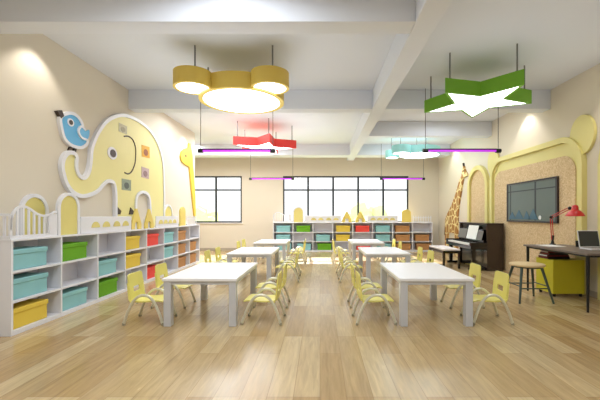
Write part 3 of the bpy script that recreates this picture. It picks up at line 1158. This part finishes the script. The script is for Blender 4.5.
r = thing('storage_cube', 'shiny chartreuse yellow storage cube under the desk', 'storage cube', (3.95, 5.85, 0))
b = nb(); box(b, 3.69, 4.19, 5.54, 5.98, 0.05, 0.585); obj('cube_body', b, M_olive, r, bevel=0.006)
for x in (3.74, 4.16):
    for y in (5.59, 5.93):
        b = nb(); lathe(b, [(0.022, 0), (0.025, 0.05)], (x, y, 0), 12); obj('foot', b, M_black, r)

z = 0.586
BK = [(0.36, 0.25, 0.035, M_blkb, 0.05, 'black book at the bottom of the stack on the yellow cube'),
      (0.34, 0.24, 0.028, M_redb, -0.06, 'dark red book second from the bottom of the stack'),
      (0.33, 0.23, 0.03, M_blkb, 0.08, 'black book directly below the top red book of the stack'),
      (0.30, 0.21, 0.026, M_redb, -0.03, 'dark red book on top of the stack under the desk')]
for w, d, h, m, a, lab in BK:
    r = thing('book', lab, 'book', (3.87, 5.80, z), 'books stacked on the yellow cube', a)
    ORG[r.name] = Vector()
    b = nb(); box(b, -w / 2, w / 2, -d / 2, d / 2, 0, 0.004); box(b, -w / 2, w / 2, -d / 2, d / 2, h - 0.004, h); box(b, -w / 2, w / 2, -d / 2, -d / 2 + 0.004, 0.004, h - 0.004)
    obj('cover', b, m, r)
    b = nb(); box(b, -w / 2 + 0.006, w / 2 - 0.006, -d / 2 + 0.004, d / 2 - 0.006, 0.004, h - 0.004); obj('pages', b, M_redb if m is M_blkb else M_paper, r)
    z += h + 0.0005

# red task lamp
r = thing('desk_lamp', 'red jointed desk lamp clamped to the far edge of the desk', 'lamp', (4.0, 6.02, DZ))
b = nb(); lathe(b, [(0.05, 0), (0.05, 0.012), (0.03, 0.02), (0.022, 0.05), (0.018, 0.07)], (4.0, 6.02, DZ), 18); obj('base', b, M_black, r)
A, E1, S1 = Vector((4.0, 6.02, DZ + 0.06)), Vector((3.97, 6.01, 1.262)), Vector((4.01, 5.62, 1.41))
b = nb()
for o in (-0.016, 0.016):
    tube(b, [A + Vector((o, 0, 0.02)), E1 + Vector((o, 0, 0))], 0.0075, 8)
obj('lower_arm', b, M_redl, r)
b = nb(); tube(b, [A + Vector((0, 0, 0)), A + Vector((0.012, 0, 0.10))], 0.018, 8); obj('lower_joint', b, M_black, r)
b = nb()
for o in (-0.018, 0.018):
    tube(b, [E1 + Vector((0, 0, o)), S1 + Vector((0, 0, o))], 0.0075, 8)
obj('upper_arm', b, M_redl, r)
b = nb(); bmesh.ops.create_icosphere(b, subdivisions=2, radius=0.03, matrix=Matrix.Translation(E1)); obj('elbow_joint', b, M_black, r, smooth=True)
b = nb(); bmesh.ops.create_icosphere(b, subdivisions=2, radius=0.028, matrix=Matrix.Translation(S1)); obj('head_joint', b, M_black, r, smooth=True)
b = nb()
c = S1 + Vector((0.02, -0.09, -0.13))
prof = [(0.132, 0.0), (0.128, 0.018), (0.105, 0.055), (0.075, 0.085), (0.05, 0.10), (0.046, 0.15), (0.036, 0.172), (0.012, 0.18)]
seg = 28
lathe(b, [(0.124, 0.002)] + prof, tuple(c), seg)
obj('lamp_shade', b, M_redl, r, smooth=True)

# laptop
r = thing('laptop', 'pale laptop with dark screen standing open on the desk', 'laptop', (4.07, 5.25, DZ))
b = nb(); box(b, 3.93, 4.25, 5.06, 5.30, DZ, DZ + 0.022); bs = obj('keyboard_base', b, M_silver, r, bevel=0.005)
b = nb(); box(b, 3.94, 4.21, 5.12, 5.26, DZ + 0.022, DZ + 0.025); obj('keys', b, M_greyp, bs)
b = nb(); v = box(b, 3.93, 4.25, 5.30, 5.312, DZ + 0.018, DZ + 0.275)
for q in v[4:]:
    q.co.y += 0.05
lid = obj('screen_lid', b, M_silver, r, bevel=0.004)
b = nb(); v = box(b, 3.942, 4.238, 5.296, 5.301, DZ + 0.034, DZ + 0.264)
for q in v:
    q.co.y += 0.05 * (q.co.z - DZ - 0.018) / 0.257
obj('display', b, M_scr, lid)
b = nb()
for x, y, a in ((3.83, 5.78, 0.1),):
    box(b, 3.68, 3.96, 5.62, 5.98, DZ + 0.0005, DZ + 0.003)
tag(obj('paper_sheet', b, M_paper), 'white paper sheet lying flat on the desk beside the lamp', 'paper')
r = thing('pencil_cup', 'small black pencil cup on the desk behind the laptop corner', 'cup', (4.14, 5.62, DZ))
b = nb(); lathe(b, [(0.03, 0), (0.034, 0.095), (0.029, 0.095), (0.026, 0.01)], (4.14, 5.62, DZ + 0.0005), 16); obj('cup', b, M_black, r)

# stool
r = thing('round_stool', 'round beech-topped stool with grey metal legs in front of the desk', 'stool', (3.17, 5.36, 0))
sx, sy = 3.17, 5.36
b = nb(); lathe(b, [(0.21, 0.0), (0.238, 0.008), (0.245, 0.022), (0.238, 0.038), (0.21, 0.044)], (sx, sy, 0.52), 32); obj('seat', b, M_stoolw, r, smooth=True)
b = nb(); lathe(b, [(0.19, 0.0), (0.19, 0.018)], (sx, sy, 0.502), 28); obj('seat_ring', b, M_stooll, r)
LG = {}
for ix, iy in ((-1, -1), (1, -1), (1, 1), (-1, 1)):
    top = Vector((sx + ix * 0.15, sy + iy * 0.12, 0.505)); bot = Vector((sx + ix * 0.25 - 0.0, sy + iy * 0.24, 0.0))
    LG[(ix, iy)] = (top, bot)
    b = nb(); tube(b, [bot, top], [0.014, 0.021], 10); lg = obj('leg', b, M_stooll, r, smooth=True)
for iy, f in ((-1, 0.42), (1, 0.44)):
    b = nb()
    p = [LG[(ix, iy)][1].lerp(LG[(ix, iy)][0], f) for ix in (-1, 1)]
    tube(b, p, 0.009, 8); obj('stretcher', b, M_stooll, r)
for ix, f in ((-1, 0.48), (1, 0.48)):
    b = nb()
    p = [LG[(ix, iy)][1].lerp(LG[(ix, iy)][0], f) for iy in (-1, 1)]
    tube(b, p, 0.009, 8); obj('stretcher', b, M_stooll, r)

# ------------------------------------------------------------------ pendant lamps
PZ0, PZ1 = 3.06, 3.27


def star_pts(cx, cy, R, r0, a0, k=5):
    out = []
    for i in range(5):
        a = a0 + 2 * PI * i / 5
        tip = Vector((cx + R * math.cos(a), cy + R * math.sin(a)))
        i0 = Vector((cx + r0 * math.cos(a - PI / 5), cy + r0 * math.sin(a - PI / 5)))
        i1 = Vector((cx + r0 * math.cos(a + PI / 5), cy + r0 * math.sin(a + PI / 5)))
        out.append(tuple(i0))
        p0 = tip.lerp(i0, 0.05); p1 = tip.lerp(i1, 0.05)
        for t in (0, 0.5, 1):
            out.append(tuple((1 - t) ** 2 * p0 + 2 * t * (1 - t) * tip + t * t * p1))
    return out


def shell(parent, name, outer, inner, m, z0=PZ0, z1=PZ1):
    """lamp housing with a closed top and a rim round the recessed diffuser"""
    b = nb()
    n = len(outer)
    o0 = [b.verts.new((x, y, z0)) for x, y in outer]
    o1 = [b.verts.new((x, y, z1)) for x, y in outer]
    i0 = [b.verts.new((x, y, z0)) for x, y in inner]
    i1 = [b.verts.new((x, y, z0 + 0.03)) for x, y in inner]
    for i in range(n):
        j = (i + 1) % n
        b.faces.new([o0[i], o0[j], o1[j], o1[i]])
        b.faces.new([o0[j], o0[i], i0[i], i0[j]])
        b.faces.new([i0[j], i0[i], i1[i], i1[j]])
    f = [b.faces.new(o1), b.faces.new(list(reversed(i1)))]
    bmesh.ops.triangulate(b, faces=f)
    h = obj(name, b, m, parent)
    b = nb(); prism(b, inner, z0 + 0.004, z0 + 0.022, 'xy')
    obj('diffuser', b, M_diff, h)
    return h


def rods(parent, pts):
    for x, y in pts:
        b = nb(); tube(b, [(x, y, PZ1 - 0.002), (x, y, ZC)], 0.011, 8); obj('suspension_rod', b, M_rod, parent)
        b = nb(); lathe(b, [(0.03, 0), (0.03, 0.012)], (x, y, PZ1), 12); obj('rod_bracket', b, M_rod, parent)


# yellow bear head lamp: a round face and two ears on the near side
r = thing('bear_pendant_lamp', 'yellow round pendant lamp with two ear discs hung from grey rods', 'pendant lamp', (-1.22, 5.38, PZ0))
shell(r, 'face_housing', circle(-1.20, 5.40, 0.64, 56), circle(-1.20, 5.40, 0.575, 56), M_lampy, PZ0 - 0.02, PZ1 - 0.004)
for ex in (-1.765, -0.695):
    shell(r, 'ear_housing', circle(ex, 4.87, 0.262, 40), circle(ex, 4.87, 0.222, 40), M_lampy, PZ0, PZ1 + 0.004)
rods(r, [(-1.74, 4.87), (-0.66, 4.87), (-1.79, 5.60), (-0.68, 5.60)])


def star_lamp(cx, cy, m, lab):
    r = thing('star_pendant_lamp', lab, 'pendant lamp', (cx, cy, PZ0))
    shell(r, 'star_housing', star_pts(cx, cy, 0.87, 0.385, 0.0), star_pts(cx, cy, 0.785, 0.345, 0.0), m)
    rp = []
    for i in (0, 1, 2, 3, 4):
        a = 2 * PI * i / 5
        rp.append((cx + 0.74 * math.cos(a), cy + 0.74 * math.sin(a)))
    rods(r, rp)


star_lamp(2.49, 5.53, M_lampg, 'green star-shaped pendant lamp over the front table on the piano side')
star_lamp(-1.48, 9.25, M_lampr, 'red star-shaped pendant lamp hanging behind the yellow lamp')

r = thing('lobed_pendant_lamp', 'pale teal rounded pendant lamp with small lobes, behind the green star', 'pendant lamp', (2.8, 10.3, PZ0))
shell(r, 'main_housing', circle(2.93, 10.35, 0.60, 48), circle(2.93, 10.35, 0.56, 48), M_lampt)
shell(r, 'lobe_housing', circle(2.32, 9.98, 0.27, 32), circle(2.32, 9.98, 0.225, 32), M_lampt, PZ0 - 0.005, PZ1 + 0.004)
shell(r, 'lobe_housing', circle(2.22, 10.75, 0.21, 32), circle(2.22, 10.75, 0.17, 32), M_lampt, PZ0 - 0.005, PZ1 + 0.004)
rods(r, [(2.30, 9.98), (2.20, 10.75), (2.75, 9.95), (3.2, 10.5)])


def linear(x0, x1, y, lab):
    z = 2.50
    r = thing('linear_pendant_lamp', lab, 'pendant lamp', ((x0 + x1) / 2, y, z), 'magenta tube lamps')
    b = nb(); tube(b, [(x0 + 0.03, y, z), (x1 - 0.03, y, z)], 0.022, 12); obj('light_tube', b, M_mag, r, smooth=True)
    b = nb(); box(b, x0 + 0.03, x1 - 0.03, y - 0.018, y + 0.018, z + 0.016, z + 0.038); obj('spine', b, M_black, r)
    for x in (x0, x1):
        b = nb(); tube(b, [(x - 0.045, y, z), (x + 0.045, y, z)], 0.04, 12); obj('end_cap', b, M_black, r)
        b = nb(); tube(b, [(x, y, z + 0.04), (x, y, ZC)], 0.006, 6); obj('wire', b, M_wire, r)


linear(-2.23, -0.88, 6.54, 'magenta tube lamp on two wires below the yellow eared lamp')
linear(1.97, 3.33, 6.54, 'magenta tube lamp on two wires below the green star lamp')
linear(-2.30, -0.90, 11.6, 'magenta tube lamp on two wires beyond the red star lamp')
linear(2.03, 3.43, 11.6, 'magenta tube lamp on two wires beyond the teal lamp')
